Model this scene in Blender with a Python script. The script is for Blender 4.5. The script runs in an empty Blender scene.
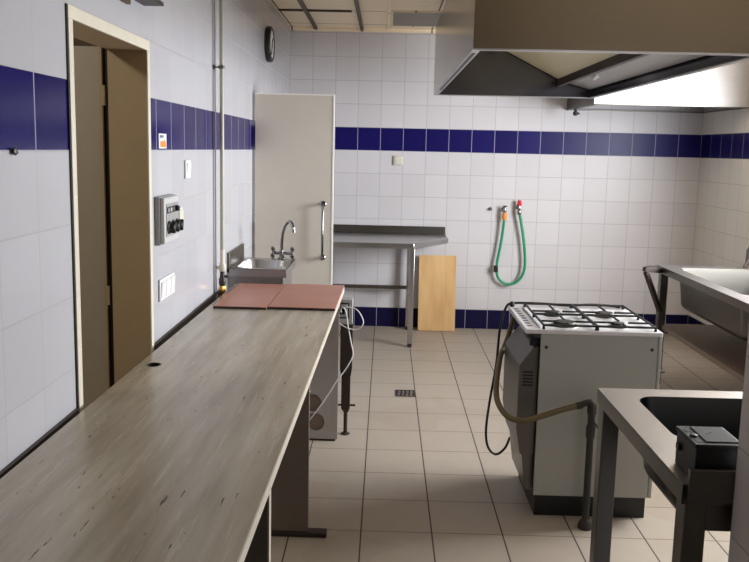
import bpy, bmesh, math, random
from mathutils import Vector, Matrix
random.seed(4)
COL = bpy.context.scene.collection
PI = math.pi

# ------------------------------------------------------------------ materials
def lin(c):
    out = []
    for v in c:
        v /= 255.0
        out.append(v / 12.92 if v <= .04045 else ((v + .055) / 1.055) ** 2.4)
    return (*out, 1.0)

class NT:
    """small helper round a material's node tree"""
    def __init__(s, name):
        s.m = bpy.data.materials.new(name); s.m.use_nodes = True
        s.t = s.m.node_tree; s.bsdf = s.t.nodes['Principled BSDF']
    def n(s, typ, **kw):
        nd = s.t.nodes.new(typ)
        for k, v in kw.items(): setattr(nd, k, v)
        return nd
    def l(s, a, b): s.t.links.new(a, b)
    def val(s, sock, v):
        if isinstance(v, bpy.types.NodeSocket): s.l(v, sock)
        else: sock.default_value = v
    def math(s, op, a, b=0.0, c=None):
        nd = s.n('ShaderNodeMath', operation=op)
        s.val(nd.inputs[0], a); s.val(nd.inputs[1], b)
        if c is not None: s.val(nd.inputs[2], c)
        return nd.outputs[0]
    def mix(s, f, a, b):
        nd = s.n('ShaderNodeMix', data_type='RGBA')
        s.val(nd.inputs[0], f); s.val(nd.inputs[6], a); s.val(nd.inputs[7], b)
        return nd.outputs[2]
    def obj(s):
        return s.n('ShaderNodeTexCoord').outputs['Object']
    def xyz(s):
        nd = s.n('ShaderNodeSeparateXYZ'); s.l(s.obj(), nd.inputs[0]); return nd.outputs
    def noise(s, scale, vec=None, detail=3.0, rough=.5):
        nd = s.n('ShaderNodeTexNoise'); nd.inputs['Scale'].default_value = scale
        nd.inputs['Detail'].default_value = detail; nd.inputs['Roughness'].default_value = rough
        s.l(vec if vec is not None else s.obj(), nd.inputs['Vector'])
        return nd.outputs['Fac']
    def ramp(s, f, stops):
        nd = s.n('ShaderNodeValToRGB'); s.l(f, nd.inputs[0])
        cr = nd.color_ramp
        cr.elements[0].position, cr.elements[0].color = stops[0]
        cr.elements[1].position, cr.elements[1].color = stops[-1]
        for p, c in stops[1:-1]:
            e = cr.elements.new(p); e.color = c
        return nd.outputs[0]
    def scaled(s, v):
        nd = s.n('ShaderNodeVectorMath', operation='MULTIPLY'); s.l(s.obj(), nd.inputs[0])
        nd.inputs[1].default_value = v; return nd.outputs[0]
    def bump(s, h, strength=.2, dist=.002):
        nd = s.n('ShaderNodeBump'); nd.inputs['Strength'].default_value = strength
        nd.inputs['Distance'].default_value = dist; s.l(h, nd.inputs['Height'])
        s.l(nd.outputs[0], s.bsdf.inputs['Normal'])
    def base(s, c, rough=.5, metal=0.0, spec=.5):
        s.val(s.bsdf.inputs['Base Color'], c); s.val(s.bsdf.inputs['Roughness'], rough)
        s.bsdf.inputs['Metallic'].default_value = metal
        s.bsdf.inputs['Specular IOR Level'].default_value = spec

def plain(name, rgb, rough=.5, metal=0.0, var=.06, scale=14.0, spec=.5, bump=0.0):
    t = NT(name)
    c = lin(rgb); d = tuple(x * (1 - var) for x in c[:3]) + (1,); b = tuple(min(1, x * (1 + var)) for x in c[:3]) + (1,)
    n = t.noise(scale)
    t.base(t.mix(n, d, b), rough, metal, spec)
    if bump: t.bump(n, bump)
    return t.m

def steel(name, rgb, rough=.3, stretch=(2, 90, 90), var=.10):
    t = NT(name)
    c = lin(rgb); d = tuple(x * (1 - var) for x in c[:3]) + (1,)
    n = t.noise(1.0, t.scaled(stretch), 4.0)
    big = t.noise(3.0)
    t.base(t.mix(n, d, c), t.math('ADD', t.math('MULTIPLY', n, .10), t.math('ADD', t.math('MULTIPLY', big, .08), rough - .09)), 1.0)
    return t.m

def line(t, coord, size, off, w):
    """1 on a grout joint, 0 on the tile"""
    a = t.math('DIVIDE', t.math('SUBTRACT', coord, off), size)
    f = t.math('SUBTRACT', a, t.math('FLOOR', a))
    e = t.math('MINIMUM', f, t.math('SUBTRACT', 1.0, f))
    return t.math('LESS_THAN', e, w / size * .5)

def wall_tile(name, axis, uoff, zoff, white=(205, 202, 205), rough=.32, spec=.15, shift=0.0, joint=(170, 166, 168)):
    t = NT(name); o = t.xyz(); u = o[axis]; z = o['Z']
    if shift:                                    # the blue course is laid with slightly lower tiles
        z = t.math('ADD', z, t.math('MULTIPLY', t.math('GREATER_THAN', z, zoff + 1.6 - shift), shift))
    ju = line(t, u, .2, uoff, .0045); jz = line(t, z, .2, zoff, .0045)
    j = t.math('MAXIMUM', ju, jz)
    band = t.math('MULTIPLY', t.math('GREATER_THAN', z, zoff + 1.4), t.math('LESS_THAN', z, zoff + 1.6))
    low = t.math('LESS_THAN', z, zoff); band = t.math('MAXIMUM', band, low)
    # every tile a shade of its own
    iu = t.math('FLOOR', t.math('DIVIDE', t.math('SUBTRACT', u, uoff), .2))
    iz = t.math('FLOOR', t.math('DIVIDE', t.math('SUBTRACT', z, zoff), .2))
    cmb = t.n('ShaderNodeCombineXYZ'); t.l(iu, cmb.inputs[0]); t.l(iz, cmb.inputs[1])
    wn = t.n('ShaderNodeTexWhiteNoise', noise_dimensions='2D'); t.l(cmb.outputs[0], wn.inputs['Vector'])
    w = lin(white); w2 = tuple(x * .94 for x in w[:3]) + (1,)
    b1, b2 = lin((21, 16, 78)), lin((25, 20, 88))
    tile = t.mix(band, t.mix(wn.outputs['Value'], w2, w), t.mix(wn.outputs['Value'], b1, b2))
    tile = t.mix(low, tile, lin((21, 18, 54)))
    grout = t.mix(band, lin(joint), lin((158, 155, 174)))
    dirt = t.noise(2.2)
    tile = t.mix(t.math('MULTIPLY', t.math('SUBTRACT', 1.0, band), t.math('MULTIPLY', dirt, .10)), tile, lin((150, 140, 120)))
    t.base(t.mix(j, tile, grout), t.math('ADD', rough, t.math('MULTIPLY', j, .5)), 0, spec)
    wav = t.noise(6.0, detail=1.0)
    h = t.math('ADD', t.math('MULTIPLY', wav, .5), t.math('MULTIPLY', j, -.6))
    t.bump(h, .25, .0015)
    return t.m

def floor_mat():
    t = NT('floor_tile'); o = t.xyz(); S = .29637
    jx = line(t, o['X'], S, .7868, .0062); jy = line(t, o['Y'], S, -3.7942, .0045)
    iu = t.math('FLOOR', t.math('DIVIDE', t.math('SUBTRACT', o['X'], .7868), S))
    iv = t.math('FLOOR', t.math('DIVIDE', t.math('SUBTRACT', o['Y'], -3.7942), S))
    cmb = t.n('ShaderNodeCombineXYZ'); t.l(iu, cmb.inputs[0]); t.l(iv, cmb.inputs[1])
    wn = t.n('ShaderNodeTexWhiteNoise', noise_dimensions='2D'); t.l(cmb.outputs[0], wn.inputs['Vector'])
    n = t.noise(9.0, detail=6.0, rough=.65); n2 = t.noise(1.1, detail=2.0)
    c = t.mix(n, lin((158, 147, 135)), lin((176, 166, 154)))
    c = t.mix(t.math('MULTIPLY', wn.outputs['Value'], .35), c, lin((164, 152, 138)))
    c = t.mix(t.math('MULTIPLY', t.math('GREATER_THAN', n2, .6), .12), c, lin((130, 112, 92)))
    c = t.mix(jy, c, lin((104, 90, 76))); c = t.mix(jx, c, lin((66, 56, 48)))
    j = t.math('MAXIMUM', jx, jy)
    t.base(c, t.math('ADD', .34, t.math('MULTIPLY', t.math('ADD', j, n), .2)), 0, .4)
    t.bump(t.math('SUBTRACT', t.math('MULTIPLY', n, .3), j), .3, .002)
    return t.m

def ceiling_mat():
    t = NT('ceiling_panel'); o = t.xyz()
    j = t.math('MAXIMUM', line(t, o['X'], .6, .02, .012), line(t, o['Y'], .62, -.23, .014))
    n = t.noise(3.0)
    c = t.mix(n, lin((242, 224, 194)), lin((250, 234, 206)))
    t.base(t.mix(j, c, lin((112, 100, 84))), .75, 0, .2)
    t.bump(t.math('MULTIPLY', j, -1.0), .4, .004)
    return t.m

def travertine():
    t = NT('travertine_laminate')
    a = t.noise(1.0, t.scaled((16, 1.5, 16)), 5.0, .6)
    b = t.noise(1.0, t.scaled((60, 3.5, 60)), 5.0, .65)
    g = t.noise(1.6, detail=2.0)
    c = t.ramp(a, [(.30, lin((138, 129, 112))), (.48, lin((160, 151, 135))), (.62, lin((174, 166, 150))), (.80, lin((190, 182, 168)))])
    c = t.mix(t.math('MULTIPLY', t.math('GREATER_THAN', b, .60), .35), c, lin((200, 191, 178)))
    c = t.mix(t.math('MULTIPLY', g, .22), c, lin((150, 138, 120)))
    p = t.noise(1.0, t.scaled((130, 15, 130)), 2.0, .5); q = t.noise(1.0, t.scaled((7, 2.2, 7)), 2.0)
    pit = t.math('MULTIPLY', t.math('GREATER_THAN', p, .705), t.math('GREATER_THAN', q, .50))
    c = t.mix(pit, c, lin((52, 42, 36)))
    t.base(c, .26, 0, .8)
    return t.m

def wood_mat():
    t = NT('light_wood')
    st = t.noise(1.0, t.scaled((9, 9, .6)), 3.0, .55); fi = t.noise(1.0, t.scaled((70, 70, 2.5)), 4.0, .6)
    c = t.ramp(st, [(.3, lin((192, 150, 98))), (.5, lin((208, 170, 118))), (.7, lin((218, 183, 132)))])
    t.base(t.mix(t.math('MULTIPLY', fi, .3), c, lin((170, 124, 74))), .5, 0, .3)
    return t.m

def redboard():
    t = NT('red_brown_board')
    n = t.noise(5.0, detail=5.0, rough=.6); s = t.noise(1.0, t.scaled((5, 40, 5)), 3.0)
    c = t.mix(n, lin((166, 104, 86)), lin((192, 136, 118)))
    t.base(t.mix(t.math('MULTIPLY', s, .25), c, lin((120, 68, 58))), .33, 0, .5)
    return t.m

M = dict(
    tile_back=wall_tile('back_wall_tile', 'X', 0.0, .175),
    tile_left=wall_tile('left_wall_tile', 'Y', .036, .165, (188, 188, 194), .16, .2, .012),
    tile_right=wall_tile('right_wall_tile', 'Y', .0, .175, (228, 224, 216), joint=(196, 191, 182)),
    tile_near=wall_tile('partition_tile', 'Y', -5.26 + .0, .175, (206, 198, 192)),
    floor=floor_mat(), ceiling=ceiling_mat(), travertine=travertine(), wood=wood_mat(), board=redboard(),
    steel=steel('brushed_steel', (192, 190, 188), .30),
    steel_top=steel('sink_steel', (170, 166, 165), .42),
    steel_dark=steel('dull_steel', (110, 107, 101), .36), steel_bowl_shade=steel('shaded_bowl_steel', (64, 63, 62), .32), cover=plain('brown_hole_cover', (136, 118, 104), .5), filter_reflect=plain('steel_filter_reflection', (176, 174, 172), .4, .2), lidgrey=plain('lid_grey', (66, 66, 68), .65, spec=.2),  # bowl steel darkened for its unlit inside; filter grey paints the steel's reflections
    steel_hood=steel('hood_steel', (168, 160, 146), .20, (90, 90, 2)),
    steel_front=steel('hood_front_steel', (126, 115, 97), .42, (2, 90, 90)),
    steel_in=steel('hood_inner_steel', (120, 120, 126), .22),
    chrome=plain('chrome', (150, 150, 152), .12, 1.0, .02),
    brass=plain('brass', (176, 130, 70), .35, 1.0),
    frame=plain('beige_frame_paint', (216, 209, 192), .45),
    jamb=plain('brown_jamb_paint', (178, 158, 126), .5),
    leaf=plain('grey_door_leaf', (176, 166, 150), .5),
    whitedoor=plain('greenish_white_door', (205, 197, 184), .35, var=.02),
    whiteedge=plain('white_edge', (236, 234, 228), .4),
    panel=plain('grey_brown_panel', (120, 109, 101), .55),
    panel_lt=plain('light_panel', (168, 160, 154), .5),
    edging=plain('pale_edging', (206, 197, 182), .4),
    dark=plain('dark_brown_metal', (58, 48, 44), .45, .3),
    black=plain('black_plastic', (22, 21, 21), .45),
    blackmat=plain('black_enamel', (18, 17, 17), .38),
    cast=plain('cast_iron', (24, 23, 23), .55),
    white=plain('white_plastic', (226, 226, 226), .4, var=.02),
    offwhite=plain('ivory_plastic', (206, 202, 186), .45, var=.03),
    grey=plain('grey_plastic', (150, 150, 150), .45),
    palegrey=plain('pale_grey_plastic', (188, 188, 188), .45), darkgrey=plain('dark_grey_plastic', (52, 52, 54), .6, spec=.25),
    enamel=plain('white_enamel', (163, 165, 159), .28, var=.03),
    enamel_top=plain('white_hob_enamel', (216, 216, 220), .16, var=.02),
    pipe=plain('grey_green_pipe_paint', (176, 174, 160), .4),
    thinpipe=plain('grey_thin_pipe_paint', (186, 184, 184), .5),
    rubber=plain('black_rubber', (20, 19, 18), .6),
    green=plain('green_hose', (30, 142, 98), .35),
    orange=plain('orange_plastic', (226, 140, 40), .45),
    red=plain('red_plastic', (206, 44, 56), .4),
    gashose=plain('yellow_brown_hose', (98, 86, 56), .5),
    cable=plain('white_cable', (232, 230, 226), .45),
    oldpipe=plain('dull_pipe', (50, 48, 45), .55, .3),
    backcover=plain('zinc_sheet', (104, 100, 95), .42, .7),
    filter_lit=plain('lit_steel_filter', (206, 196, 160), .5),  # cream puts the light on the steel filter into its colour
    glassface=plain('clock_face', (210, 208, 204), .35),
    shelf=plain('brown_shelf', (130, 110, 94), .5),
    corridor=plain('corridor_plaster', (120, 104, 84), .8),
    bluetext=plain('blue_print', (40, 48, 110), .5),
    rail=plain('dark_rail', (84, 68, 50), .5, .3),
    lightpanel=plain('dull_light_panel', (134, 126, 110), .5),
    greenbox=plain('grey_green_box', (128, 128, 116), .5),
)

# ------------------------------------------------------------------ geometry
class MB:
    def __init__(s): s.b = bmesh.new()
    def box(s, x0, x1, y0, y1, z0, z1):
        vs = [s.b.verts.new((x, y, z)) for z in (z0, z1) for y in (y0, y1) for x in (x0, x1)]
        for f in ((0, 2, 3, 1), (4, 5, 7, 6), (0, 1, 5, 4), (2, 6, 7, 3), (0, 4, 6, 2), (1, 3, 7, 5)):
            s.b.faces.new([vs[i] for i in f])
        return s
    def bar(s, a, b, w, h, up=(0, 0, 1)):
        a, b = Vector(a), Vector(b); d = (b - a).normalized(); up = Vector(up)
        if abs(d.dot(up)) > .98: up = Vector((0, 1, 0))
        r = d.cross(up).normalized(); u = r.cross(d)
        vs = [s.b.verts.new(p + r * i * w / 2 + u * j * h / 2) for p in (a, b) for i, j in ((-1, -1), (1, -1), (1, 1), (-1, 1))]
        for f in ((0, 1, 2, 3), (7, 6, 5, 4), (0, 4, 5, 1), (1, 5, 6, 2), (2, 6, 7, 3), (3, 7, 4, 0)):
            s.b.faces.new([vs[i] for i in f])
        return s
    def rings(s, rings, cap0=True, cap1=True):
        R = [[s.b.verts.new(p) for p in r] for r in rings]; n = len(R[0])
        for a, b in zip(R, R[1:]):
            for i in range(n): s.b.faces.new((a[i], a[(i + 1) % n], b[(i + 1) % n], b[i]))
        if cap0: s.b.faces.new(R[0][::-1])
        if cap1: s.b.faces.new(R[-1])
        return s
    def lathe(s, o, prof, axis=(0, 0, 1), n=24):
        """prof: (radius, height along the axis)"""
        d = Vector(axis).normalized(); x = d.orthogonal().normalized(); y = d.cross(x); o = Vector(o)
        return s.rings([[o + d * h + (x * math.cos(2 * PI * i / n) + y * math.sin(2 * PI * i / n)) * max(r, 1e-4) for i in range(n)] for r, h in prof])
    def cyl(s, a, b, r, n=20, r2=None):
        a, b = Vector(a), Vector(b)
        return s.lathe(a, [(r, 0), (r if r2 is None else r2, (b - a).length)], b - a, n)
    def tube(s, pts, r, n=10, sub=8, smooth=True):
        P = [Vector(p) for p in pts]
        if smooth and len(P) > 2:
            Q = [P[0] * 2 - P[1]] + P + [P[-1] * 2 - P[-2]]; out = []
            for i in range(1, len(Q) - 2):
                for k in range(sub):
                    t = k / sub; a, b, c, d = Q[i - 1:i + 3]
                    out.append(.5 * (2 * b + (c - a) * t + (2 * a - 5 * b + 4 * c - d) * t * t + (3 * b - a - 3 * c + d) * t ** 3))
            P = out + [P[-1]]
        rr = []; up = None
        for i, p in enumerate(P):
            d = (P[min(i + 1, len(P) - 1)] - P[max(i - 1, 0)]).normalized()
            x = d.orthogonal().normalized() if up is None else (up - d * up.dot(d)).normalized()
            up = x; y = d.cross(x)
            rr.append([p + (x * math.cos(2 * PI * k / n) + y * math.sin(2 * PI * k / n)) * r for k in range(n)])
        return s.rings(rr)
    def prism(s, poly, d):
        d = Vector(d)
        return s.rings([[Vector(p) for p in poly], [Vector(p) + d for p in poly]])
    def plate(s, outer, holes, d):
        """flat outline with holes, thickened by d"""
        d = Vector(d); es = []; loops = []
        for L in [outer] + holes:
            vs = [s.b.verts.new(p) for p in L]; loops.append(vs)
            es += [s.b.edges.new((vs[i], vs[(i + 1) % len(vs)])) for i in range(len(vs))]
        r = bmesh.ops.triangle_fill(s.b, use_beauty=True, use_dissolve=False, edges=es)
        fs = [f for f in r['geom'] if isinstance(f, bmesh.types.BMFace)]
        m = {}
        for L in loops:
            for v in L: m[v] = s.b.verts.new(v.co + d)
        for f in fs: s.b.faces.new([m[v] for v in reversed(f.verts)])
        for L in loops:
            for i in range(len(L)):
                a, b = L[i], L[(i + 1) % len(L)]
                s.b.faces.new((a, b, m[b], m[a]))
        return s
    def build(s, name, mat, parent=None, bevel=0.0, smooth=True, loc=None, mods=()):
        b = s.b
        bmesh.ops.recalc_face_normals(b, faces=b.faces)
        off = Vector((0, 0, 0))
        if parent is not None: off = Vector(parent['_w'])
        elif loc is not None: off = Vector(loc)
        if off.length: bmesh.ops.translate(b, verts=b.verts, vec=-off)
        me = bpy.data.meshes.new(name); b.to_mesh(me); b.free()
        o = bpy.data.objects.new(name, me); COL.objects.link(o)
        me.materials.append(M[mat])
        if parent is not None:
            o.parent = parent; o['_w'] = parent['_w']
        else:
            o.location = off; o['_w'] = tuple(off)
        if bevel:
            md = o.modifiers.new('bevel', 'BEVEL'); md.width = bevel; md.segments = 2; md.limit_method = 'ANGLE'; md.angle_limit = .7
        for f in me.polygons: f.use_smooth = smooth
        if smooth:
            me.set_sharp_from_angle(angle=math.radians(35))
        return o

def thing(name, loc, label, cat, group=None, rot=0.0):
    o = bpy.data.objects.new(name, None); COL.objects.link(o); o.empty_display_size = .1
    o.location = loc; o.rotation_euler = (0, 0, rot); o['_w'] = tuple(loc)
    return tag(o, label, cat, group)
def tag(o, label, cat, group=None):
    assert 4 <= len(label.split()) <= 16, label
    o['label'] = label; o['category'] = cat
    if group: o['group'] = group
    return o
def struct(o, label=None):
    o['kind'] = 'structure'
    if label: o['label'] = label
    return o
def rrect(x0, x1, y0, y1, r, z, n=6):
    P = []
    for cx, cy, a in ((x1 - r, y1 - r, 0), (x0 + r, y1 - r, 90), (x0 + r, y0 + r, 180), (x1 - r, y0 + r, 270)):
        for k in range(n + 1):
            t = math.radians(a + 90 * k / n); P.append((cx + r * math.cos(t), cy + r * math.sin(t), z))
    return P
def basin(x0, x1, y0, y1, z, depth, r, t=.006):
    """open pressed bowl, inside and outside skin"""
    def skin(g, d):
        out = [rrect(x0 - g, x1 + g, y0 - g, y1 + g, r + g, z)]
        out.append(rrect(x0 + .012 - g, x1 - .012 + g, y0 + .012 - g, y1 - .012 + g, r + g, z - depth * .45))
        out.append(rrect(x0 + .02 - g, x1 - .02 + g, y0 + .02 - g, y1 - .02 + g, r + g, z - depth + .05))
        for k in range(1, 6):
            a = k / 5 * PI / 2
            e = .02 + .05 * (1 - math.cos(a))
            out.append(rrect(x0 + e - g, x1 - e + g, y0 + e - g, y1 - e + g, max(r + g - .02 * k / 5, .02), z - depth + .05 - (.05 + d) * math.sin(a)))
        return out
    m = MB(); m.rings(skin(0, 0), False, True); m.rings(skin(t, t), False, True)
    return m

# ------------------------------------------------------------------ camera
sc = bpy.context.scene
cam = bpy.data.cameras.new('camera'); co = bpy.data.objects.new('camera', cam); COL.objects.link(co)
yaw, pitch, roll = -.012574, .131113, .022470
F, CY = 773.7407, 251.2147
cy_, sy_, cp_, sp_ = math.cos(yaw), math.sin(yaw), math.cos(pitch), math.sin(pitch)
f = Vector((sy_ * cp_, cy_ * cp_, -sp_)); r = Vector((cy_, -sy_, 0)); u = r.cross(f)
r2 = math.cos(roll) * r + math.sin(roll) * u; u2 = math.cos(roll) * u - math.sin(roll) * r
mat = Matrix((r2, u2, -f)).transposed().to_4x4(); mat.translation = (.85586, -6.85712, 1.58737)
co.matrix_world = mat
cam.sensor_width = 36; cam.sensor_fit = 'HORIZONTAL'; cam.lens = F / 749 * 36
cam.shift_y = -(281 - CY) / 749
cam.clip_start = .02
sc.camera = co

# ------------------------------------------------------------------ room
H = 2.615
YN = -7.6                                    # where the modelled part of the room ends, behind the camera
DY0, DY1, DZ = -4.762, -4.056, 1.950         # doorway in the left wall
WY0, WY1, WZ0, WZ1 = -3.50, -1.90, 1.00, 2.28   # window in the right wall
m = MB(); m.box(-1.9, 3.9, YN, .14, -.1, 0); struct(m.build('floor', 'floor', smooth=False))
m = MB(); m.box(-.14, 3.75, YN, .14, H, H + .1); struct(m.build('ceiling', 'ceiling', smooth=False))
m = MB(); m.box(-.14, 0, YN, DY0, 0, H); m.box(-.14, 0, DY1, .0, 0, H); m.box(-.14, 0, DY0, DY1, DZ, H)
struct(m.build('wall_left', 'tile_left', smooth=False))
m = MB(); m.box(-.14, 3.74, 0, .14, 0, H); struct(m.build('wall_back', 'tile_back', smooth=False))
m = MB(); m.box(3.6, 3.74, -5.26, WY0, 0, H); m.box(3.6, 3.74, WY1, 0, 0, H)
m.box(3.6, 3.74, WY0, WY1, 0, WZ0); m.box(3.6, 3.74, WY0, WY1, WZ1, H)
struct(m.build('wall_right', 'tile_right', smooth=False))
m = MB(); m.box(1.622, 3.74, YN, -5.26, 0, H); struct(m.build('wall_near', 'tile_near', smooth=False))
m = MB(); m.box(-1.9, -.14, -6.0, -5.9, 0, H); m.box(-1.9, -.14, -3.2, -3.1, 0, H); m.box(-1.9, -1.8, -5.9, -3.2, 0, H); m.box(-1.9, -.14, -6, -3.1, H, H + .1)
struct(m.build('wall_corridor', 'corridor', smooth=False))

# window in the right wall (out of the frame, where the daylight comes from)
w = bpy.data.objects.new('window_1', None); COL.objects.link(w); w['_w'] = (3.67, (WY0 + WY1) / 2, WZ0); w.location = w['_w']; struct(w)
m = MB()
for a, b, c, d in ((WY0, WY1, WZ0, WZ0 + .05), (WY0, WY1, WZ1 - .05, WZ1), (WY0, WY0 + .05, WZ0, WZ1), (WY1 - .05, WY1, WZ0, WZ1), ((WY0 + WY1) / 2 - .03, (WY0 + WY1) / 2 + .03, WZ0, WZ1)):
    m.box(3.64, 3.70, a, b, c, d)
m.build('window_frame', 'white', w)

# doorway: painted steel frame, leaf opened into the corridor
d1 = bpy.data.objects.new('door_1', None); COL.objects.link(d1); d1['_w'] = (0, (DY0 + DY1) / 2, 0); d1.location = d1['_w']; struct(d1)
m = MB()
m.box(0, .007, DY0, DY0 + .030, 0, DZ - .036); m.box(0, .007, DY1 - .024, DY1 + .004, 0, DZ - .036); m.box(0, .007, DY0, DY1 + .004, DZ - .036, DZ)
m.build('door_frame', 'frame', d1, .002)
m = MB(); m.box(-.136, 0, DY1 - .024, DY1, 0, DZ - .036); m.box(-.136, 0, DY0, DY0 + .036, 0, DZ - .036); m.box(-.136, 0, DY0, DY1, DZ - .036, DZ)
m.build('door_jamb', 'jamb', d1)
m = MB(); m.box(.0, .004, DY0 - .005, DY0, 0, DZ); m.build('frame_joint', 'black', d1)
m = MB(); m.box(-.86, -.165, DY1 - .02, DY1 + .02, .01, 1.925)
lf = m.build('door_leaf', 'leaf', d1, .002)
m = MB(); m.box(-.165, -.157, DY1 - .026, DY1 + .016, .01, 1.925); m.build('leaf_rebate', 'jamb', lf)
m = MB(); m.box(-.157, -.138, DY1 - .012, DY1 + .010, .01, 1.925); m.build('gap_shade', 'rubber', d1)  # dark filler paints the shade in the gap beside the leaf
for z in (.25, 1.0, 1.72):
    m = MB(); m.cyl((-.150, DY1 - .030, z), (-.150, DY1 - .030, z + .07), .006); m.build('hinge', 'jamb', lf)

# ceiling rails and the dull light panel
for k, (x0, y0, y1) in enumerate(((.225, -5.5, -.02), (.62, -5.5, -.02))):
    m = MB(); m.box(x0 - .014, x0 + .014, y0, y1, H - .022, H); struct(m.build('trim_%d' % (k + 1), 'rail', bevel=.003))
m = MB(); m.box(.835, .865, -5.5, -.02, H - .012, H); struct(m.build('trim_3', 'ceiling', bevel=.002))
m = MB(); m.box(.02, .57, -.885, -.86, H - .014, H); struct(m.build('trim_4', 'rail', bevel=.002))
m = MB(); m.box(0, 3.6, -.035, 0, H - .03, H); struct(m.build('trim_5', 'ceiling', bevel=.003))
t = thing('ceiling_light', (1.03, -.55, H - .025), 'dull unlit panel in the ceiling between the far wall and the big hood', 'ceiling light')
m = MB(); m.plate(rrect(.87, 1.42, -.92, -.23, .004, H - .012, 1), [rrect(.882, 1.408, -.91, -.24, .004, H - .012, 1)], (0, 0, .012)); m.build('frame', 'ceiling', t)
m = MB(); m.box(.882, 1.408, -.91, -.24, H - .008, H - .0005); m.build('diffuser', 'lightpanel', t)

m = MB(); m.box(0, .010, -6.55, DY0 - .006, .805, .848); struct(m.build('trim_6', 'dark', bevel=.002))  # dark strips stand for the shaded wall behind the worktop
m = MB(); m.box(0, .010, DY1 + .006, -2.80, .805, .848); struct(m.build('trim_7', 'dark', bevel=.002))  # second dark strip, also stands for the shaded wall behind the worktop

# ------------------------------------------------------------------ left: worktop table
ROT = -.0135
t = thing('worktop_table', (.34, -4.5, 0), 'long travertine-look worktop on panel legs along the left wall', 'table', rot=ROT)
gx, gy = .087, -4.335
hole = [(gx + .022 * math.cos(2 * PI * k / 20), gy + .022 * math.sin(2 * PI * k / 20), .825) for k in range(20)]
m = MB(); m.plate([(.034, -6.55, .825), (.6205, -6.55, .825), (.6205, -2.755, .825), (.034, -2.755, .825)], [hole], (0, 0, .025))
top = m.build('worktop', 'travertine', t)
m = MB(); m.box(.6205, .6235, -6.55, -2.755, .8235, .850); m.build('edge_band', 'edging', top)
m = MB(); m.lathe((gx, gy, .79), [(.0218, 0), (.0218, .061), (.0235, .0615), (.0235, .0605), (.019, .059), (.019, .002)], n=24); m.build('cable_grommet', 'black', top)
m = MB(); m.box(.075, .560, -3.850, -3.825, .02, .825); p = m.build('panel_leg', 'panel', t, .001)
m = MB(); m.box(.055, .638, -3.863, -3.813, 0, .02); m.build('foot_rail', 'dark', p, .004)
m = MB(); m.box(.075, .6055, -5.135, -5.11, 0, .825); p = m.build('panel_leg', 'panel', t)
m = MB(); m.box(.6055, .6095, -5.136, -5.109, 0, .825); m.build('edge_band', 'edging', p)
hs = []
for hx, hz in ((.462, .212), (.479, .106)):
    hs.append([(hx + .051 * math.cos(2 * PI * k / 28), -2.80, hz + .051 * math.sin(2 * PI * k / 28)) for k in range(28)])
m = MB(); m.plate([(.10, -2.80, .012), (.601, -2.80, .012), (.601, -2.80, .825), (.10, -2.80, .825)], hs, (0, .018, 0)); p = m.build('panel_leg', 'panel_lt', t)
m = MB(); m.box(.10, .59, -2.797, -2.785, 0, .012); m.build('foot_rail', 'dark', p)
m = MB(); m.box(.12, .60, -2.7815, -2.770, .03, .80); m.build('backing_board', 'cover', p)

# two red-brown boards on the worktop
for x0, x1, y0, y1, lab in ((.066, .310, -3.402, -2.795, 'smaller red-brown board lying on the worktop beside the tiled left wall'),
                            (.3125, .6235, -3.386, -2.772, 'larger red-brown board lying on the worktop at its outer corner')):
    t = thing('cutting_board', ((x0 + x1) / 2, (y0 + y1) / 2, .8505), lab, 'board', 'red-brown boards on the worktop', rot=ROT)
    t.location = Vector((.34, -4.5, .8505)) + Matrix.Rotation(ROT, 3, 'Z') @ (Vector(t['_w']) - Vector((.34, -4.5, .8505)))
    m = MB(); m.box(x0, x1, y0, y1, .8505, .862); b = m.build('board', 'board', t, .002)
    m = MB(); m.box(x0 + .001, x1 - .001, y0 - .002, y0 + .001, .8508, .860); m.build('front_edge', 'dark', b)

# dark post with socket box past the end of the worktop
t = thing('socket_post', (.66, -2.69, 0), 'dark brown square post on an adjustable foot past the end of the worktop', 'post')
m = MB(); m.box(.628, .694, -2.72, -2.655, .385, .637); m.prism([(.628, -2.72, .385), (.694, -2.72, .385), (.694, -2.655, .385), (.628, -2.655, .385)], (0, 0, .001))
m.build('upper_tube', 'dark', t, .004)
m = MB(); m.rings([[(.634, -2.714, .345), (.688, -2.714, .345), (.688, -2.661, .345), (.634, -2.661, .345)], [(.628, -2.72, .385), (.694, -2.72, .385), (.694, -2.655, .385), (.628, -2.655, .385)]])
m.box(.637, .685, -2.711, -2.664, .155, .345); m.rings([[(.652, -2.70, .13), (.676, -2.70, .13), (.676, -2.675, .13), (.652, -2.675, .13)], [(.637, -2.711, .155), (.685, -2.711, .155), (.685, -2.664, .155), (.637, -2.664, .155)]])
m.build('lower_tube', 'dark', t)
m = MB(); m.lathe((.662, -2.688, 0), [(.024, 0), (.026, .004), (.02, .009), (.011, .012), (.011, .135)]); m.build('adjustable_foot', 'dark', t)
m = MB(); m.cyl((.61, -2.688, .168), (.715, -2.688, .168), .006); m.build('cross_pin', 'dark', t)
t = thing('socket_box', (.63, -2.70, .636), 'grey metal socket box on top of the dark post, under the worktop corner', 'socket box')
m = MB(); m.plate([(.575, -2.735, .638), (.692, -2.735, .638), (.692, -2.735, .775), (.575, -2.735, .775)],
                  [[(.592, -2.735, .672), (.672, -2.735, .672), (.672, -2.735, .756), (.592, -2.735, .756)]], (0, .08, 0)); m.build('housing', 'grey', t, .003)
m = MB(); m.box(.593, .671, -2.69, -2.656, .673, .755); m.build('socket_insert', 'black', t)
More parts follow.
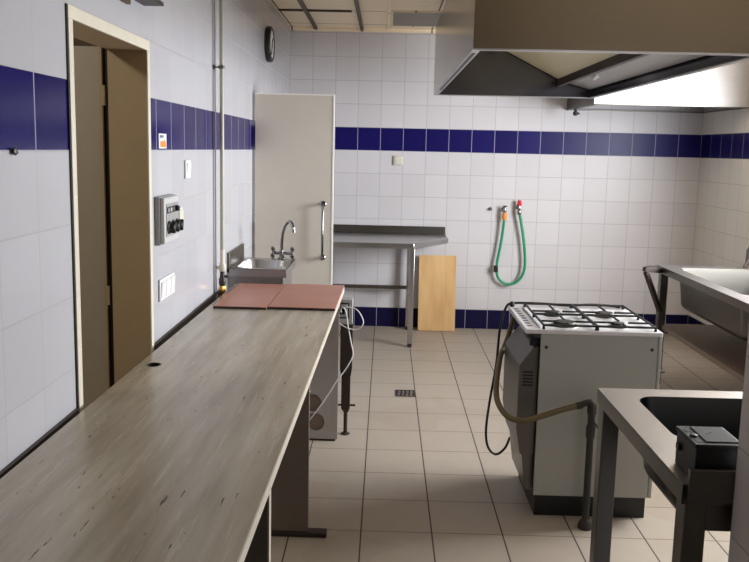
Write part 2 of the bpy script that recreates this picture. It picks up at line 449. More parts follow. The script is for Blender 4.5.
m = MB(); m.plate([(.60, -2.742, .68), (.664, -2.742, .68), (.664, -2.742, .748), (.60, -2.742, .748)], [[(.615, -2.742, .693), (.65, -2.742, .693), (.65, -2.742, .735), (.615, -2.742, .735)]], (0, .05, 0)); m.build('inner_frame', 'grey', t, .002)
m = MB()
m.tube([(.632, -2.70, .70), (.632, -2.76, .712), (.634, -2.815, .741), (.648, -2.825, .75), (.662, -2.82, .722), (.672, -2.82, .655), (.69, -2.82, .562), (.702, -2.82, .491), (.668, -2.83, .42), (.622, -2.84, .357), (.572, -2.835, .272), (.520, -2.825, .190), (.478, -2.815, .128), (.468, -2.793, .112)], .0032, 8)
m.tube([(.632, -2.69, .725), (.66, -2.75, .738), (.714, -2.80, .737), (.746, -2.82, .70), (.753, -2.82, .662), (.726, -2.82, .634), (.684, -2.82, .633), (.646, -2.80, .645), (.60, -2.74, .66)], .0032, 8)
tag(m.build('power_cable', 'cable', loc=(.66, -2.82, .63)), 'thin white cable looping out of the grey socket box beside the worktop', 'cable')

# ------------------------------------------------------------------ left wall: door leaf, sink, pipes, fittings
d = bpy.data.objects.new('door_2', None); COL.objects.link(d); d['_w'] = (0.012, -1.9, 0); d.location = d['_w']; struct(d)
m = MB(); m.box(.020, .512, -1.9, -1.862, .008, 1.915); lf = m.build('door_leaf', 'whitedoor', d)
m = MB(); m.box(.512, .521, -1.902, -1.860, .008, 1.923); m.box(.020, .512, -1.902, -1.860, 1.915, 1.923); m.build('edge_trim', 'whiteedge', lf)
m = MB(); m.tube([(.458, -1.90, 1.232), (.458, -1.935, 1.232), (.458, -1.945, 1.222), (.458, -1.945, .895), (.458, -1.935, .885), (.458, -1.90, .885)], .0085, 12, smooth=False)
h = m.build('door_handle', 'chrome', d)
for z in (1.232, .885):
    m = MB(); m.lathe((.458, -1.9005, z), [(.019, 0), (.019, .003), (.015, .006)], (0, -1, 0)); m.build('rosette', 'chrome', h)

t = thing('wash_basin', (.0, -2.48, .80), 'small stainless wash basin fixed to the left wall behind the worktop', 'sink')
zt = .925
sx0, sx1, sy0, sy1 = .0, .325, -2.70, -2.265
m = MB(); m.plate(rrect(sx0, sx1, sy0, sy1, .006, zt, 2), [rrect(.04, .285, -2.665, -2.335, .07, zt, 8)], (0, 0, -.004))
m.build('rim', 'steel', t, .001)
b = basin(.0415, .2835, -2.6635, -2.3365, zt - .001, .13, .068, .003); b.build('bowl', 'steel', t)
m = MB(); m.box(sx0, sx1, sy0, sy0 + .004, zt - .045, zt); m.box(sx1 - .004, sx1, sy0, sy1, zt - .045, zt); m.box(sx0, sx1, sy1 - .004, sy1, zt - .045, zt)
m.box(sx0 + .0, sx1 - .02, sy0 + .02, sy0 + .026, .70, zt - .045); m.box(sx1 - .026, sx1 - .02, sy0 + .02, sy1 - .02, .70, zt - .045)
m.build('apron', 'steel_top', t, .001)
m = MB(); m.box(.0, .016, sy0, sy1, .90, zt + .085); m.build('upstand', 'steel_dark', t, .002)
m = MB(); m.cyl((.1625, -2.5, .0), (.1625, -2.5, .79), .02); m.build('drain_pipe', 'white', t)
fx, fy = .245, -2.293
t = thing('basin_faucet', (fx, fy, zt), 'chrome swan-neck faucet with two cross handles on the wash basin', 'faucet')
m = MB(); m.lathe((fx, fy, zt), [(.024, 0), (.024, .006), (.014, .014), (.013, .05), (.011, .06)]); m.bar((fx - .035, fy, zt + .036), (fx + .045, fy, zt + .036), .018, .018); m.build('body', 'chrome', t, .004)
m = MB(); m.tube([(fx, fy, zt + .055), (fx + .003, fy - .003, zt + .13), (fx + .018, fy - .016, zt + .19), (fx + .042, fy - .036, zt + .226), (fx + .062, fy - .052, zt + .224), (fx + .074, fy - .062, zt + .20), (fx + .077, fy - .065, zt + .185)], .0095, 12)
sp = m.build('spout', 'chrome', t)
m = MB(); m.cyl((fx + .0765, fy - .0648, zt + .187), (fx + .079, fy - .066, zt + .168), .0115); m.build('aerator', 'chrome', sp)
for sx in (-1, 1):
    m = MB(); cx = fx + .005 + sx * .05
    m.cyl((cx - sx * .015, fy, zt + .036), (cx + sx * .004, fy - .004, zt + .040), .010)
    for k in range(4):
        a = k * PI / 2 + .5
        m.tube([(cx + sx * .004, fy - .004, zt + .040), (cx + sx * .008 + .0 , fy - .004 + .030 * math.cos(a), zt + .040 + .030 * math.sin(a))], .0065, 8, smooth=False)
        m.lathe((cx + sx * .008, fy - .004 + .030 * math.cos(a) , zt + .04 + .030 * math.sin(a)), [(.001, -.012), (.010, -.008), (.012, 0), (.010, .008), (.001, .012)], (1, 0, 0), 10)
    m.build('cross_handle', 'chrome', t)

# pipes on the left wall
t = thing('wall_pipe', (.042, -3.01, .30), 'painted vertical pipe standing off the left wall beside the wash basin', 'pipe')
m = MB(); m.cyl((.042, -3.01, 1.07), (.042, -3.01, H - .002), .0105); m.build('riser', 'pipe', t)
m = MB(); m.cyl((.042, -3.01, .99), (.042, -3.01, 1.07), .0115); m.build('lower_pipe', 'frame', t)
m = MB(); z = 1.967; m.cyl((0, -3.01, z), (.03, -3.01, z), .004); m.lathe((0, -3.01, z), [(.012, 0), (.012, .004)], (1, 0, 0)); m.lathe((.042, -3.01, z - .008), [(.0165, 0), (.0165, .016)]); m.build('pipe_clip', 'steel_dark', t)
m = MB(); m.lathe((.042, -3.01, .96), [(.014, 0), (.018, .008), (.018, .03), (.014, .04)]); m.tube([(.042, -3.01, .978), (.012, -3.01, .978)], .007, 8, smooth=False); m.build('tee', 'offwhite', t)
m = MB(); m.lathe((.042, -3.01, .885), [(.014, 0), (.018, .01), (.018, .035), (.012, .045), (.012, .08)]); m.box(.03, .070, -3.016, -3.004, .928, .940); m.build('stop_valve', 'dark', t)
m = MB(); m.lathe((.042, -3.01, .852), [(.015, 0), (.019, .006), (.019, .026), (.015, .034)], n=6); m.cyl((.042, -3.01, .3), (.042, -3.01, .86), .009); m.build('brass_nut', 'brass', t)
m = MB(); m.cyl((.0075, -3.0, .80), (.0075, -3.0, H - .002), .0035, 10); m.lathe((.0075, -3.0, .78), [(.007, 0), (.010, .01), (.010, .05), (.006, .06)])
tag(m.build('thin_wall_pipe', 'thinpipe', loc=(.0075, -3.0, .78)), 'thin grey pipe clinging to the tiles left of the thicker painted pipe', 'pipe')

# wall clock, seen nearly edge-on
t = thing('wall_clock', (0, -1.30, 2.31), 'round black-rimmed clock high on the left wall near the far corner', 'clock')
m = MB(); m.lathe((.0, -1.31, 2.298), [(.114, 0), (.122, .008), (.122, .032), (.116, .040), (.098, .040), (.096, .032)], (1, 0, 0), 40); m.build('rim', 'black', t)
m = MB(); m.lathe((.032, -1.31, 2.298), [(.097, 0), (.097, .003)], (1, 0, 0), 40); m.build('dial', 'glassface', t)
m = MB(); m.bar((.0365, -1.31, 2.298), (.0365, -1.27, 2.345), .004, .008, (1, 0, 0)); m.build('hour_hand', 'black', t)
m = MB(); m.bar((.0385, -1.31, 2.298), (.0385, -1.34, 2.225), .003, .006, (1, 0, 0)); m.build('minute_hand', 'black', t)

# box over the doorway
t = thing('wall_lamp_box', (0, -4.25, 2.03), 'grey-green box fixed to the wall above the doorway, cut by the picture top', 'wall box')
m = MB(); m.box(.001, .062, -4.50, -4.098, 2.075, 2.20); m.build('housing', 'greenbox', t, .003)
m = MB(); m.box(.001, .070, -4.505, -4.093, 2.063, 2.075); m.build('lower_edge', 'dark', t)
m = MB(); m.box(.001, .015, -4.50, -4.275, 2.035, 2.052); tag(m.build('wall_strip', 'rail', bevel=.002, loc=(0.001, -4.39, 2.035)), 'thin dark strip on the wall just above the door frame', 'strip')

# switchgear box with knobs
t = thing('control_box', (0, -3.9, 1.21), 'grey wall control box with a dark window and black rotary knobs', 'control box')
x0 = .036
m = MB(); m.box(.0, .020, -4.006, -3.796, 1.212, 1.394); m.build('back_box', 'grey', t, .003)
m = MB(); m.box(.020, x0, -4.000, -3.800, 1.217, 1.390); m.build('front_cover', 'palegrey', t, .004)
m = MB(); m.box(x0, x0 + .002, -3.978, -3.812, 1.242, 1.366); m.build('front_plate', 'grey', t)
m = MB(); m.box(x0 + .002, x0 + .004, -3.972, -3.835, 1.330, 1.354); m.build('indicator_window', 'black', t)
for k, y in enumerate((-3.955, -3.92, -3.885)):
    m = MB(); m.box(x0 + .004, x0 + .005, y - .010, y + .010, 1.335, 1.349); m.build('indicator', ('grey', 'palegrey', 'gashose')[k], t)
m = MB(); m.lathe((x0 + .004, -3.848, 1.342), [(.011, 0), (.011, .009), (.008, .012)], (1, 0, 0)); m.build('push_button', 'black', t)
for y in (-3.950, -3.895, -3.840):
    m = MB(); m.lathe((x0 + .002, y, 1.276), [(.025, 0), (.025, .005), (.017, .007), (.015, .022), (.011, .025)], (1, 0, 0)); m.bar((x0 + .020, y - .005, 1.255), (x0 + .020, y + .005, 1.297), .018, .010, (0, 1, 0)); m.build('rotary_knob', 'black', t, .002)

def plate_fit(name, lab, y0, y1, z0, z1, cat, rockers=1, matk='white', kind='rocker'):
    t = thing(name, (0, (y0 + y1) / 2, z0), lab, cat)
    m = MB(); m.box(.0, .009, y0, y1, z0, z1); m.build('cover_plate', matk, t, .003)
    w = (y1 - y0 - .016) / rockers
    for k in range(rockers):
        m = MB(); a = y0 + .008 + k * w
        m.rings([[(.009, a + .002, z0 + .01), (.009, a + w - .002, z0 + .01), (.009, a + w - .002, z1 - .01), (.009, a + .002, z1 - .01)],
                 [(.011, a + .004, z0 + .012), (.011, a + w - .004, z0 + .012), (.015, a + w - .004, z1 - .012), (.015, a + .004, z1 - .012)]])
        m.build(kind, matk, t, .001)
    return t
plate_fit('light_switch', 'white triple light switch low on the left wall beside the doorway', -3.972, -3.768, .992, 1.076, 'switch', 3)
t = plate_fit('wall_switch', 'small white switch alone above the grey control box', -3.575, -3.495, 1.445, 1.523, 'switch', 1)
t = thing('wall_socket', (0, -3.73, 1.258), 'small white socket peeping out behind the grey control box', 'socket')
m = MB(); m.box(.0, .024, -3.765, -3.69, 1.258, 1.335); m.build('housing', 'white', t, .004)
m = MB(); m.box(.024, .030, -3.757, -3.698, 1.266, 1.327); m.build('lid', 'offwhite', t, .003)
t = thing('sticker', (0, -3.885, 1.575), 'small white and orange sticker on the blue tile band beside the doorway', 'sticker')
m = MB(); m.box(-.0003, .0015, -3.938, -3.838, 1.572, 1.628); m.build('paper', 'white', t)
m = MB(); m.prism([(.0015, -3.92, 1.577), (.0015, -3.846, 1.577), (.0015, -3.846, 1.590), (.0015, -3.866, 1.606), (.0015, -3.886, 1.598), (.0015, -3.92, 1.600)], (.0007, 0, 0)); m.build('orange_mark', 'orange', t)
for y in (-3.925, -3.908, -3.891):
    m = MB(); m.box(.0015, .0022, y, y + .011, 1.612, 1.622); m.build('print', 'bluetext', t)
m = MB(); m.lathe((0, -5.087, 1.564), [(.005, 0), (.005, .004), (.009, .005), (.009, .009), (.005, .011)], (1, 0, 0), 12); m.cyl((.006, -5.087, 1.564), (.007, -5.076, 1.561), .003)
tag(m.build('wall_screw', 'dark', loc=(0, -5.087, 1.564)), 'dark screw in the left wall under the blue band near the left picture edge', 'screw')

# ------------------------------------------------------------------ back wall
t = thing('steel_table', (.70, -.38, 0), 'stainless worktable with an angled corner standing against the far wall', 'table')
poly = [(.02, -.755), (1.092, -.755), (1.400, -.30), (1.400, -.008), (.02, -.008)]
m = MB(); m.prism([(x, y, .805) for x, y in poly], (0, 0, .045)); m.build('tabletop', 'steel', t, .004)
m = MB(); m.box(.02, 1.393, -.024, -.008, .85, .918); m.build('upstand', 'steel_dark', t, .003)
for x, y in ((1.080, -.72), (1.080, -.10), (.08, -.72), (.08, -.10)):
    m = MB(); m.box(x - .021, x + .021, y - .021, y + .021, .03, .806); l = m.build('leg', 'steel', t, .003)
    m = MB(); m.lathe((x, y, 0), [(.018, 0), (.018, .02), (.021, .022), (.021, .032)]); m.build('foot', 'dark', l)
m = MB(); m.box(.10, 1.060, -.115, -.085, .365, .395); m.build('rear_stretcher', 'steel_dark', t, .002)
for x in (1.080, .08):
    m = MB(); m.box(x - .015, x + .015, -.70, -.12, .41, .44); m.build('side_stretcher', 'steel_dark', t, .002)

# wooden panel leaning on the far wall
t = MB(); an = math.atan2(.105, .665)
b0 = Vector((0, -.150, 0)); up = Vector((0, math.sin(an), math.cos(an))); nn = Vector((0, math.cos(an), -math.sin(an)))
q = [Vector((x, 0, 0)) + b0 + up * h for x, h in ((1.169, .004), (1.497, .004), (1.497, .674), (1.169, .674))]
t.prism(q, nn * .02)
tag(t.build('wooden_panel', 'wood', bevel=.0015, loc=(1.33, -.14, 0)), 'pale wooden board leaning against the far wall beside the steel table', 'board')

t = thing('wall_outlet', (.958, 0, 1.455), 'small ivory outlet on the far wall just under the blue band', 'outlet')
m = MB(); m.box(.918, 1.0, -.018, -.001, 1.452, 1.534); m.build('cover_plate', 'offwhite', t, .005)
m = MB(); m.box(.932, .993, -.024, -.018, 1.462, 1.526); m.build('rocker', 'offwhite', t, .003)
m = MB(); m.lathe((1.785, 0, 1.086), [(.007, -.02), (.012, -.02), (.016, -.014), (.016, .0005)], (0, 1, 0), 16); m.bar((1.782, -.026, 1.078), (1.782, -.026, 1.095), .012, .012)
tag(m.build('pipe_stub', 'steel_dark', bevel=.001, loc=(1.785, 0, 1.086)), 'tiny capped pipe stub on the far wall left of the orange-fitted tap', 'pipe stub')

def tap(x, z, lab, cm, name):
    t = thing(name, (x, 0, z), lab, 'tap')
    m = MB(); m.lathe((x, -.001, z), [(.022, 0), (.022, .004), (.012, .008), (.012, .055)], (0, -1, 0)); m.lathe((x, -.06, z - .03), [(.012, 0), (.015, .01), (.016, .03), (.012, .045)]); m.build('body', 'chrome', t)
    m = MB(); m.lathe((x, -.06, z + .013), [(.008, 0), (.008, .012), (.016, .014), (.017, .022), (.01, .026)]); m.bar((x - .022, -.066, z + .032), (x + .022, -.066, z + .032), .010, .010); m.build('handle', 'red' if cm == 'red' else 'chrome', t, .002)
    return t
t = tap(1.905, 1.085, 'chrome wall tap with an orange hose connector on the far wall', 'chrome', 'wall_tap')
t = tap(2.032, 1.108, 'wall tap with a red handle, right of the chrome one', 'red', 'wall_tap')
m = MB(); m.lathe((2.032, -.06, 1.123), [(.014, 0), (.018, .006), (.018, .042), (.012, .05)]); m.build('red_cap', 'red', t)
t = thing('garden_hose', (1.97, -.06, .425), 'green hose hanging in a loop between the two taps on the far wall', 'hose')
m = MB(); m.tube([(1.905, -.06, 1.02), (1.900, -.058, .93), (1.883, -.055, .772), (1.858, -.055, .60), (1.866, -.055, .50), (1.905, -.055, .446), (1.965, -.055, .424), (2.03, -.055, .440), (2.085, -.055, .502), (2.106, -.055, .60), (2.092, -.055, .77), (2.064, -.058, .93), (2.036, -.06, 1.06)], .0125, 12)
m.build('tube', 'green', t)
m = MB(); m.lathe((1.905, -.06, .995), [(.015, 0), (.020, .008), (.020, .05), (.017, .066)], n=12); m.build('connector', 'orange', t)
m = MB(); m.lathe((2.034, -.06, 1.045), [(.015, 0), (.019, .006), (.019, .036), (.015, .042)], n=12); m.build('hose_clamp', 'chrome', t)
m = MB(); m.box(1.832, 1.866, -.078, -.036, .532, .588); m.build('clip', 'black', t, .003)

# ------------------------------------------------------------------ gas cooker
t = thing('gas_cooker', (1.78, -3.41, 0), 'white free-standing gas cooker with four burners in the middle of the floor', 'stove')
X0, X1, Y0, Y1 = 1.529, 2.022, -3.650, -3.170
m = MB(); m.box(1.545, 2.030, -3.605, -3.20, 0, .115); m.build('plinth', 'black', t)
m = MB(); m.box(X0 + .018, X1, Y0 + .012, Y1, .11, .815); m.build('body', 'blackmat', t)
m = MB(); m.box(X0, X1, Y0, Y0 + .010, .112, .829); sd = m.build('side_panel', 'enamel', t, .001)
for x in (1.552, 1.998):
    m = MB(); m.lathe((x, Y0, .772), [(.0075, 0), (.0075, .002), (.004, .003)], (0, -1, 0), 12); m.build('screw', 'dark', sd)
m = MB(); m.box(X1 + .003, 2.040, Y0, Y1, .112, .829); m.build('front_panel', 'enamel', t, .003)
m = MB(); m.box(2.040, 2.050, Y0 + .03, Y1 - .03, .20, .68); dr = m.build('oven_door', 'blackmat', t, .003)
m = MB(); m.tube([(2.05, Y0 + .06, .66), (2.075, Y0 + .06, .66), (2.075, Y1 - .06, .66), (2.05, Y1 - .06, .66)], .007, 8, smooth=False); m.build('door_handle', 'chrome', dr)
for k in range(5):
    m = MB(); m.lathe((2.040, Y0 + .07 + k * .085, .76), [(.02, 0), (.02, .01), (.016, .022)], (1, 0, 0)); m.build('control_knob', 'black', t)
# hob
m = MB(); m.box(1.462, 2.040, Y0 - .004, Y1 + .004, .829, .848); hb = m.build('hob', 'enamel_top', t, .004)
m = MB(); m.box(1.525, 1.529, Y0 + .03, Y1 - .03, .848, .852); m.build('vent_ridge', 'steel', hb)
for k in range(8):
    y = Y0 + .06 + k * .05
    m = MB(); m.box(1.480, 1.502, y, y + .022, .8475, .8488); m.build('vent_slot', 'black', hb)
for bx, by, br in ((1.648, -3.555, .046), (1.642, -3.345, .034), (1.880, -3.345, .040), (1.880, -3.555, .030)):
    m = MB(); m.lathe((bx, by, .848), [(br + .014, 0), (br + .012, .002), (br + .004, .003), (br + .004, .008), (br - .002, .009)]); bu = m.build('burner', 'steel_dark', t)
    m = MB(); m.lathe((bx, by, .857), [(br, 0), (br + .002, .003), (br - .004, .009), (.004, .0105)]); m.build('burner_cap', 'cast', bu)
for gx0, gx1 in ((1.540, 1.762), (1.768, 2.012)):
    ga, gb = Y0 + .012, Y1 - .008; zz = .865; mid = (ga + gb) / 2; cxx = (gx0 + gx1) / 2
    m = MB(); R = .0052
    for L in (((gx0, ga), (gx1, ga)), ((gx0, gb), (gx1, gb)), ((gx0, ga), (gx0, gb)), ((gx1, ga), (gx1, gb)), ((gx0, mid), (gx1, mid))):
        m.tube([(*L[0], zz), (*L[1], zz)], R, 8, smooth=False)
    for by in (-3.555, -3.345):
        for dx, dy in ((1, 0), (-1, 0), (0, 1), (0, -1)):
            e = (gx1 if dx > 0 else gx0, by) if dx else (cxx, (mid if (by < mid) == (dy > 0) else (ga if dy < 0 else gb)))
            m.tube([(e[0], e[1], zz), (cxx + dx * .032, by + dy * .032, zz)], R * .9, 8, smooth=False)
    for x in (gx0, gx1):
        for y in (ga, gb, mid):
            m.tube([(x, y, zz), (x, y, .8485)], R, 8, smooth=False); m.lathe((x, y, .8485), [(.0065, 0), (.0065, .006)], n=10)
    m.build('pan_support', 'cast', t)
# sheet-metal cover at the back (left) of the cooker
ya, yb = -3.622, -3.22
pro = [(1.468, .285), (1.447, .40), (1.447, .683), (1.506, .765), (1.528, .765), (1.528, .285)]
m = MB(); m.rings([[(x + (0 if i in (4, 5) else .0), ya, z) for i, (x, z) in enumerate(pro)], [(x - (0 if i > 3 else .0), yb, z) for i, (x, z) in enumerate(pro)]])
cv = m.build('back_cover', 'backcover', t, .003)
for k in range(5):
    m = MB(); m.box(1.464, 1.508, ya - .001, ya + .002, .592 + k * .0145, .600 + k * .0145); m.build('vent_slot', 'black', cv)
m = MB(); m.prism([(1.50, ya + .02, .115), (1.535, ya + .02, .115), (1.535, ya + .02, .30), (1.478, ya + .02, .284)], (0, .35, 0)); m.build('lower_shield', 'steel_dark', t, .002)
m = MB(); m.box(1.490, 1.547, ya + .01, ya + .03, .768, .80); m.build('bracket', 'black', t)

m = MB(); m.tube([(2.00, -3.166, .855), (1.96, -3.168, .862), (1.86, -3.170, .866), (1.75, -3.168, .859), (1.64, -3.170, .865), (1.54, -3.172, .867), (1.482, -3.176, .864), (1.452, -3.17, .842), (1.424, -3.19, .737), (1.414, -3.19, .563), (1.388, -3.19, .361), (1.378, -3.19, .224), (1.392, -3.19, .142), (1.431, -3.19, .107), (1.474, -3.19, .139), (1.495, -3.20, .20)], .006, 8)
m.lathe((1.480, -3.176, .849), [(.009, 0), (.012, .004), (.012, .018), (.008, .024)], n=10)
m.build('power_cord', 'rubber', t)

t = thing('gas_pipe', (1.743, -3.712, 0), 'dull gas standpipe with valve rising from the floor before the cooker', 'pipe')
px, py = 1.743, -3.712
m = MB(); m.lathe((px, py, 0), [(.030, 0), (.030, .012), (.024, .03), (.015, .04), (.0145, .47)]); m.build('standpipe', 'oldpipe', t)
m = MB(); m.lathe((px, py, .40), [(.017, 0), (.02, .01), (.02, .05), (.015, .06), (.015, .10), (.02, .11), (.02, .14), (.015, .15)], n=8); m.build('gas_valve', 'oldpipe', t)
m = MB(); m.bar((px + .008, py - .020, .475), (px + .034, py - .024, .44), .012, .008); m.build('valve_lever', 'dark', t, .001)
m = MB(); m.tube([(px, py, .54), (px - .006, py, .556), (px - .025, py, .553), (px - .045, py, .545)], .013, 10); m.build('elbow', 'oldpipe', t)
t = thing('gas_hose', (1.45, -3.7, .46), 'yellow-brown gas hose sagging from the standpipe round the cooker corner', 'hose')
m = MB(); m.tube([(1.705, -3.712, .545), (1.672, -3.712, .537), (1.611, -3.712, .518), (1.528, -3.712, .488), (1.455, -3.705, .466), (1.395, -3.68, .476), (1.363, -3.62, .515), (1.362, -3.56, .56), (1.392, -3.40, .60), (1.425, -3.25, .625), (1.452, -3.185, .655), (1.468, -3.178, .70), (1.480, -3.185, .76), (1.490, -3.20, .815)], .0125, 12)
m.build('tube', 'gashose', t)
m = MB(); m.lathe((1.700, -3.712, .5435), [(.0145, 0), (.0145, .024)], (-.97, 0, -.23), 12); m.build('hose_clamp', 'oldpipe', t)
# ------------------------------------------------------------------ sink tables
def sink_table(name, lab, x0, x1, y0, y1, z, bowl, depth, legs, bm='steel'):
    t = thing(name, ((x0 + x1) / 2, (y0 + y1) / 2, 0), lab, 'sink')
    m = MB(); m.plate(rrect(x0, x1, y0, y1, .004, z, 1), [rrect(*bowl, .06, z, 8)], (0, 0, -.004)); m.build('sink_top', 'steel_top', t)
    m = MB(); e = .046
    for a in ((x0, x1, y0, y0 + .004), (x0, x1, y1 - .004, y1), (x0, x0 + .004, y0, y1), (x1 - .004, x1, y0, y1)): m.box(*a, z - e, z - .0005)
    m.build('apron', 'steel_dark', t, .001)
    b = basin(bowl[0] + .001, bowl[1] - .001, bowl[2] + .001, bowl[3] - .001, z - .001, depth, .058, .004); b.build('bowl', bm, t)
    for lx, ly in legs:
        m = MB(); m.box(lx - .025, lx + .025, ly - .025, ly + .025, .03, z - .006); l = m.build('leg', 'steel_dark', t, .003)
        m = MB(); m.lathe((lx, ly, 0), [(.022, 0), (.022, .022), (.024, .024), (.024, .032)]); m.build('foot', 'black', l)
    return t
# far sink, against the right wall
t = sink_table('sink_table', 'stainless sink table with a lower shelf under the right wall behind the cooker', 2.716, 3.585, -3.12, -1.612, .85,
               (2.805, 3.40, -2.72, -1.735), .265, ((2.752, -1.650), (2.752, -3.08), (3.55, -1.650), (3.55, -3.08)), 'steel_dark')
m = MB(); m.box(2.758, 3.57, -3.08, -1.625, .415, .445); m.build('lower_shelf', 'shelf', t, .002)
m = MB(); m.tube([(3.30, -1.95, .545), (3.30, -1.95, .47), (3.32, -1.95, .455), (3.40, -1.95, .455), (3.41, -1.95, .50)], .02, 12); m.build('drain_trap', 'white', t)
# folding side bracket of that sink
m = MB(); m.bar((2.726, -1.69, .818), (2.590, -1.735, .834), .034, .028); m.build('bracket_arm', 'dark', t, .002)
m = MB(); m.bar((2.604, -1.735, .815), (2.732, -1.685, .54), .036, .024); m.build('bracket_brace', 'dark', t, .002)
m = MB(); m.prism([(2.716, -1.64, .842), (2.716, -1.72, .842), (2.605, -1.75, .848), (2.585, -1.73, .848), (2.65, -1.65, .845)], (0, 0, .003)); m.build('side_flap', 'steel_dark', t)
t = thing('sink_faucet', (3.33, -1.68, .85), 'dark lever faucet at the far edge of the sink behind the cooker', 'faucet')
fx, fy = 3.305, -1.672
m = MB(); m.lathe((fx, fy, .8502), [(.026, 0), (.026, .008), (.019, .014), (.018, .12), (.014, .13)]); m.build('body', 'steel_dark', t)
m = MB(); m.bar((fx - .006, fy - .02, .92), (fx - .05, fy - .05, .862), .014, .012); m.build('lever', 'dark', t, .002)
m = MB(); m.tube([(fx, fy, .975), (fx + .008, fy, 1.02), (fx + .02, fy - .01, 1.09), (fx + .06, fy - .05, 1.12), (fx + .11, fy - .10, 1.11), (fx + .12, fy - .11, 1.07)], .010, 10); m.build('spout', 'dark', t)

# near sink, behind the partition's end
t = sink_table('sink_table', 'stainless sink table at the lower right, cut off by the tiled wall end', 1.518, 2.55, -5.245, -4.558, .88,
               (1.606, 2.30, -4.985, -4.628), .225, ((1.546, -4.595), (1.552, -5.215), (2.52, -4.595), (2.52, -5.215)), 'steel_bowl_shade')
m = MB(); m.box(1.526, 2.55, -5.258, -5.245, .845, .918); m.build('upstand', 'steel_dark', t, .002)
m = MB(); m.box(1.578, 2.49, -5.236, -5.230, .77, .845); m.build('rear_panel', 'steel_dark', t)
# box on its corner
t = thing('junction_box', (1.6, -5.19, .88), 'black box with a grey lid standing on the corner of the near sink', 'box')
bx0, bx1, by0, by1 = 1.544, 1.646, -5.236, -5.124
m = MB(); m.box(bx0, bx1, by0, by1, .8805, .958); m.box(bx0 - .006, bx0, by1 - .03, by1 - .012, .92, .935); m.build('housing', 'black', t, .002)
m = MB(); m.box(bx0 - .003, bx1 + .003, by0 - .003, by1 + .003, .958, .968); ld = m.build('lid', 'darkgrey', t, .002)
m = MB(); m.box(bx0 + .026, bx1 - .004, by0 + .012, by1 - .006, .968, .9705); m.build('raised_panel', 'lidgrey', ld, .001)
m = MB(); m.lathe((bx0 + .013, by0 + .05, .968), [(.008, 0), (.008, .003), (.006, .004)], n=14); m.build('button', 'black', ld)
for q in ((bx0 + .045, by0 + .062, bx0 + .058, by0 + .074), (bx0 + .058, by0 + .066, bx0 + .060, by0 + .078)):
    m = MB(); m.bar((q[0], q[1], .9708), (q[2], q[3], .9708), .003, .0008); m.build('printed_mark', 'black', ld)
for y in (by0 + .012, by0 + .075):
    m = MB(); m.box(bx0 + .006, bx0 + .018, y, y + .016, .968, .9687); m.build('printed_label', 'lidgrey', ld)

# ------------------------------------------------------------------ hoods
hx0, hx1, hy0, hy1, hz0, hz1 = 1.186, 2.330, -3.735, -1.150, 1.990, 2.456
t = thing('extractor_hood', ((hx0 + hx1) / 2, (hy0 + hy1) / 2, hz0), 'large stainless island hood hanging above the cooker, seen from below', 'hood')
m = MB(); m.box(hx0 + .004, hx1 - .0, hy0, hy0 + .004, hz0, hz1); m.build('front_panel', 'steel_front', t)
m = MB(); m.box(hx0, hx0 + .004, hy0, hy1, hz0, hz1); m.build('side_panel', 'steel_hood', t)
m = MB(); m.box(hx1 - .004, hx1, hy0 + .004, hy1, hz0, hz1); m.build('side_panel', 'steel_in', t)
m = MB(); m.box(hx0 + .004, hx1 - .004, hy1 - .004, hy1, hz0, hz1); m.build('rear_panel', 'steel_in', t)
m = MB(); m.box(hx0, hx1, hy0, hy1, hz1, hz1 + .004); m.build('top_panel', 'steel_dark', t)
m = MB(); e = .032
m.plate(rrect(hx0, hx1, hy0, hy1, .001, hz0 - .006, 1), [rrect(hx0 + e, hx1 - e, hy0 + e, hy1 - e, .001, hz0 - .006, 1)], (0, 0, .006)); rm = m.build('grease_rim', 'steel', t)
m = MB(); m.box(hx0 + .008, hx0 + .022, hy0 + .12, hy1 - .5, hz0 - .008, hz0 - .006); m.build('rim_slot', 'black', rm)
def xs(x): return 2.10 - .5 * (x - 2.10) if x < 2.10 else 2.10 - .28 * (x - 2.10)
ins = [(hx0 + .006, hz1 - .01), (1.42, hz1 - .012), (1.42, hz1 - .006), (hx0 + .006, hz1 - .004)]
m = MB(); m.prism([(1.42, hy0 + .03, xs(1.42)), (2.08, hy0 + .03, xs(2.08)), (2.08, hy0 + .03, xs(2.08) + .012), (1.42, hy0 + .03, xs(1.42) + .012)], (0, hy1 - hy0 - .06, 0)); fp = m.build('filter_panel', 'filter_lit', t)
for yy, xx in ((-1.95, 1.83), (-1.42, 1.62)):
    m = MB(); m.box(xx - .03, xx + .03, yy - .05, yy + .05, xs(xx) - .022, xs(xx) + .01); m.build('panel_latch', 'dark', fp)
m = MB(); m.prism([(2.10, hy0 + .03, xs(2.10)), (hx1 - .03, hy0 + .03, xs(hx1 - .03)), (hx1 - .03, hy0 + .03, xs(hx1 - .03) + .012), (2.10, hy0 + .03, xs(2.10) + .012)], (0, hy1 - hy0 - .06, 0)); m.build('filter_panel', 'filter_reflect', t)
m = MB(); m.box(2.066, 2.098, hy0 + .01, hy1 - .02, 2.062, 2.115); m.build('filter_beam', 'dark', t, .004)
m = MB(); m.cyl((2.15, -1.97, xs(2.15) - .012), (2.17, -1.80, xs(2.17) - .012), .014, 12); m.build('bright_spot', 'white', t)  # white bar stands in for a bright glint inside the hood
for x in (hx0 + .2, hx1 - .2):
    for y in (hy0 + .3, hy1 - .3):
        m = MB(); m.cyl((x, y, hz1 + .003), (x, y, H), .006, 10); m.build('hanger_rod', 'steel', t)

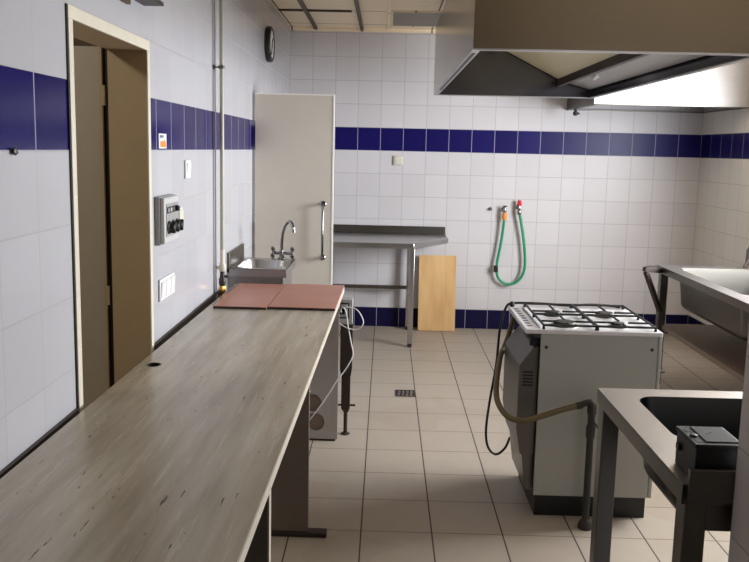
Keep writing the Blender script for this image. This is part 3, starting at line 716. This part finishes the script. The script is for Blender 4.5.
kx0, kx1, ky0, kz0, kz1 = 2.412, 3.598, -.90, 1.964, 2.42
t = thing('extractor_hood', ((kx0 + kx1) / 2, -.45, kz0), 'second hood with a bright white front on the far wall in the right corner', 'hood')
m = MB(); m.box(kx0, kx1, ky0, ky0 + .004, kz0, kz1); m.build('front_panel', 'steel_top', t)
m = MB(); m.box(kx0, kx0 + .004, ky0 + .004, -.002, kz0, kz1); m.build('side_panel', 'steel_dark', t)
m = MB(); m.box(kx0, kx1, ky0, -.002, kz1, kz1 + .004); m.build('top_panel', 'steel_dark', t)
m = MB(); m.plate(rrect(kx0, kx1, ky0, -.002, .001, kz0 - .005, 1), [rrect(kx0 + .04, kx1 - .04, ky0 + .04, -.05, .001, kz0 - .005, 1)], (0, 0, .005)); m.build('grease_rim', 'steel_dark', t)
m = MB(); m.box(kx0 + .006, kx1 - .004, ky0 + .006, -.006, kz0 + .10, kz0 + .106); m.build('filter_panel', 'steel_dark', t)
m = MB(); m.lathe((kx0 + .012, -.28, kz0 - .062), [(.014, 0), (.02, .012), (.02, .03), (.012, .035), (.012, .058)]); m.cyl((kx0 + .012, -.28, kz0 - .04), (kx0 + .045, -.28, kz0 - .045), .008); m.build('drain_valve', 'black', t)

# floor drain
t = thing('floor_drain', (1.04, -1.9, 0), 'small square steel drain grate set in the floor tiles before the steel table', 'drain')
t['_w'] = t.location = (1.017, -1.934, 0)
m = MB(); m.plate(rrect(.952, 1.082, -2.0, -1.868, .002, .0005, 1), [rrect(.962, 1.072, -1.99, -1.878, .002, .0005, 1)], (0, 0, .003)); m.build('frame', 'dark', t)
m = MB(); m.box(.962, 1.072, -1.99, -1.878, .0005, .001); m.build('pit', 'black', t)
m = MB()
for k in range(4):
    m.box(.966 + k * .027, .982 + k * .027, -1.986, -1.94, .001, .003); m.box(.970 + k * .027, .986 + k * .027, -1.93, -1.882, .001, .003)
m.build('grate', 'steel', t)

# ------------------------------------------------------------------ light
def area(name, loc, direction, sx, sy, power, col):
    l = bpy.data.lights.new(name, 'AREA'); l.shape = 'RECTANGLE'; l.size = sx; l.size_y = sy; l.energy = power; l.color = col
    o = bpy.data.objects.new(name, l); COL.objects.link(o); o.location = loc
    o.rotation_euler = Vector(direction).to_track_quat('-Z', 'Y').to_euler()
    return o
area('window_daylight', (3.66, (WY0 + WY1) / 2, (WZ0 + WZ1) / 2), (-1, 0, 0), WY1 - WY0 - .1, WZ1 - WZ0 - .1, 228, (.93, .96, 1.0))
area('corridor_fill', (-1.0, -5.2, 2.5), (0, .5, -1), .3, .3, 11, (1.0, .9, .76))  # added fill to brighten the leaf and jamb, no known lamp there
w = bpy.data.worlds.new('World'); sc.world = w; w.use_nodes = True
bg = w.node_tree.nodes['Background']; bg.inputs[0].default_value = (1.0, .93, .84, 1); bg.inputs[1].default_value = .022
sc.view_settings.view_transform = 'Standard'; sc.view_settings.look = 'None'
sc.view_settings.gamma = 1; sc.view_settings.use_curve_mapping = False
sc.view_settings.exposure = 0.0
sc.cycles.max_bounces = 10; sc.cycles.diffuse_bounces = 6; sc.cycles.glossy_bounces = 5
sc.cycles.use_denoising = True
for o in list(bpy.data.objects):
    if '_w' in o: del o['_w']
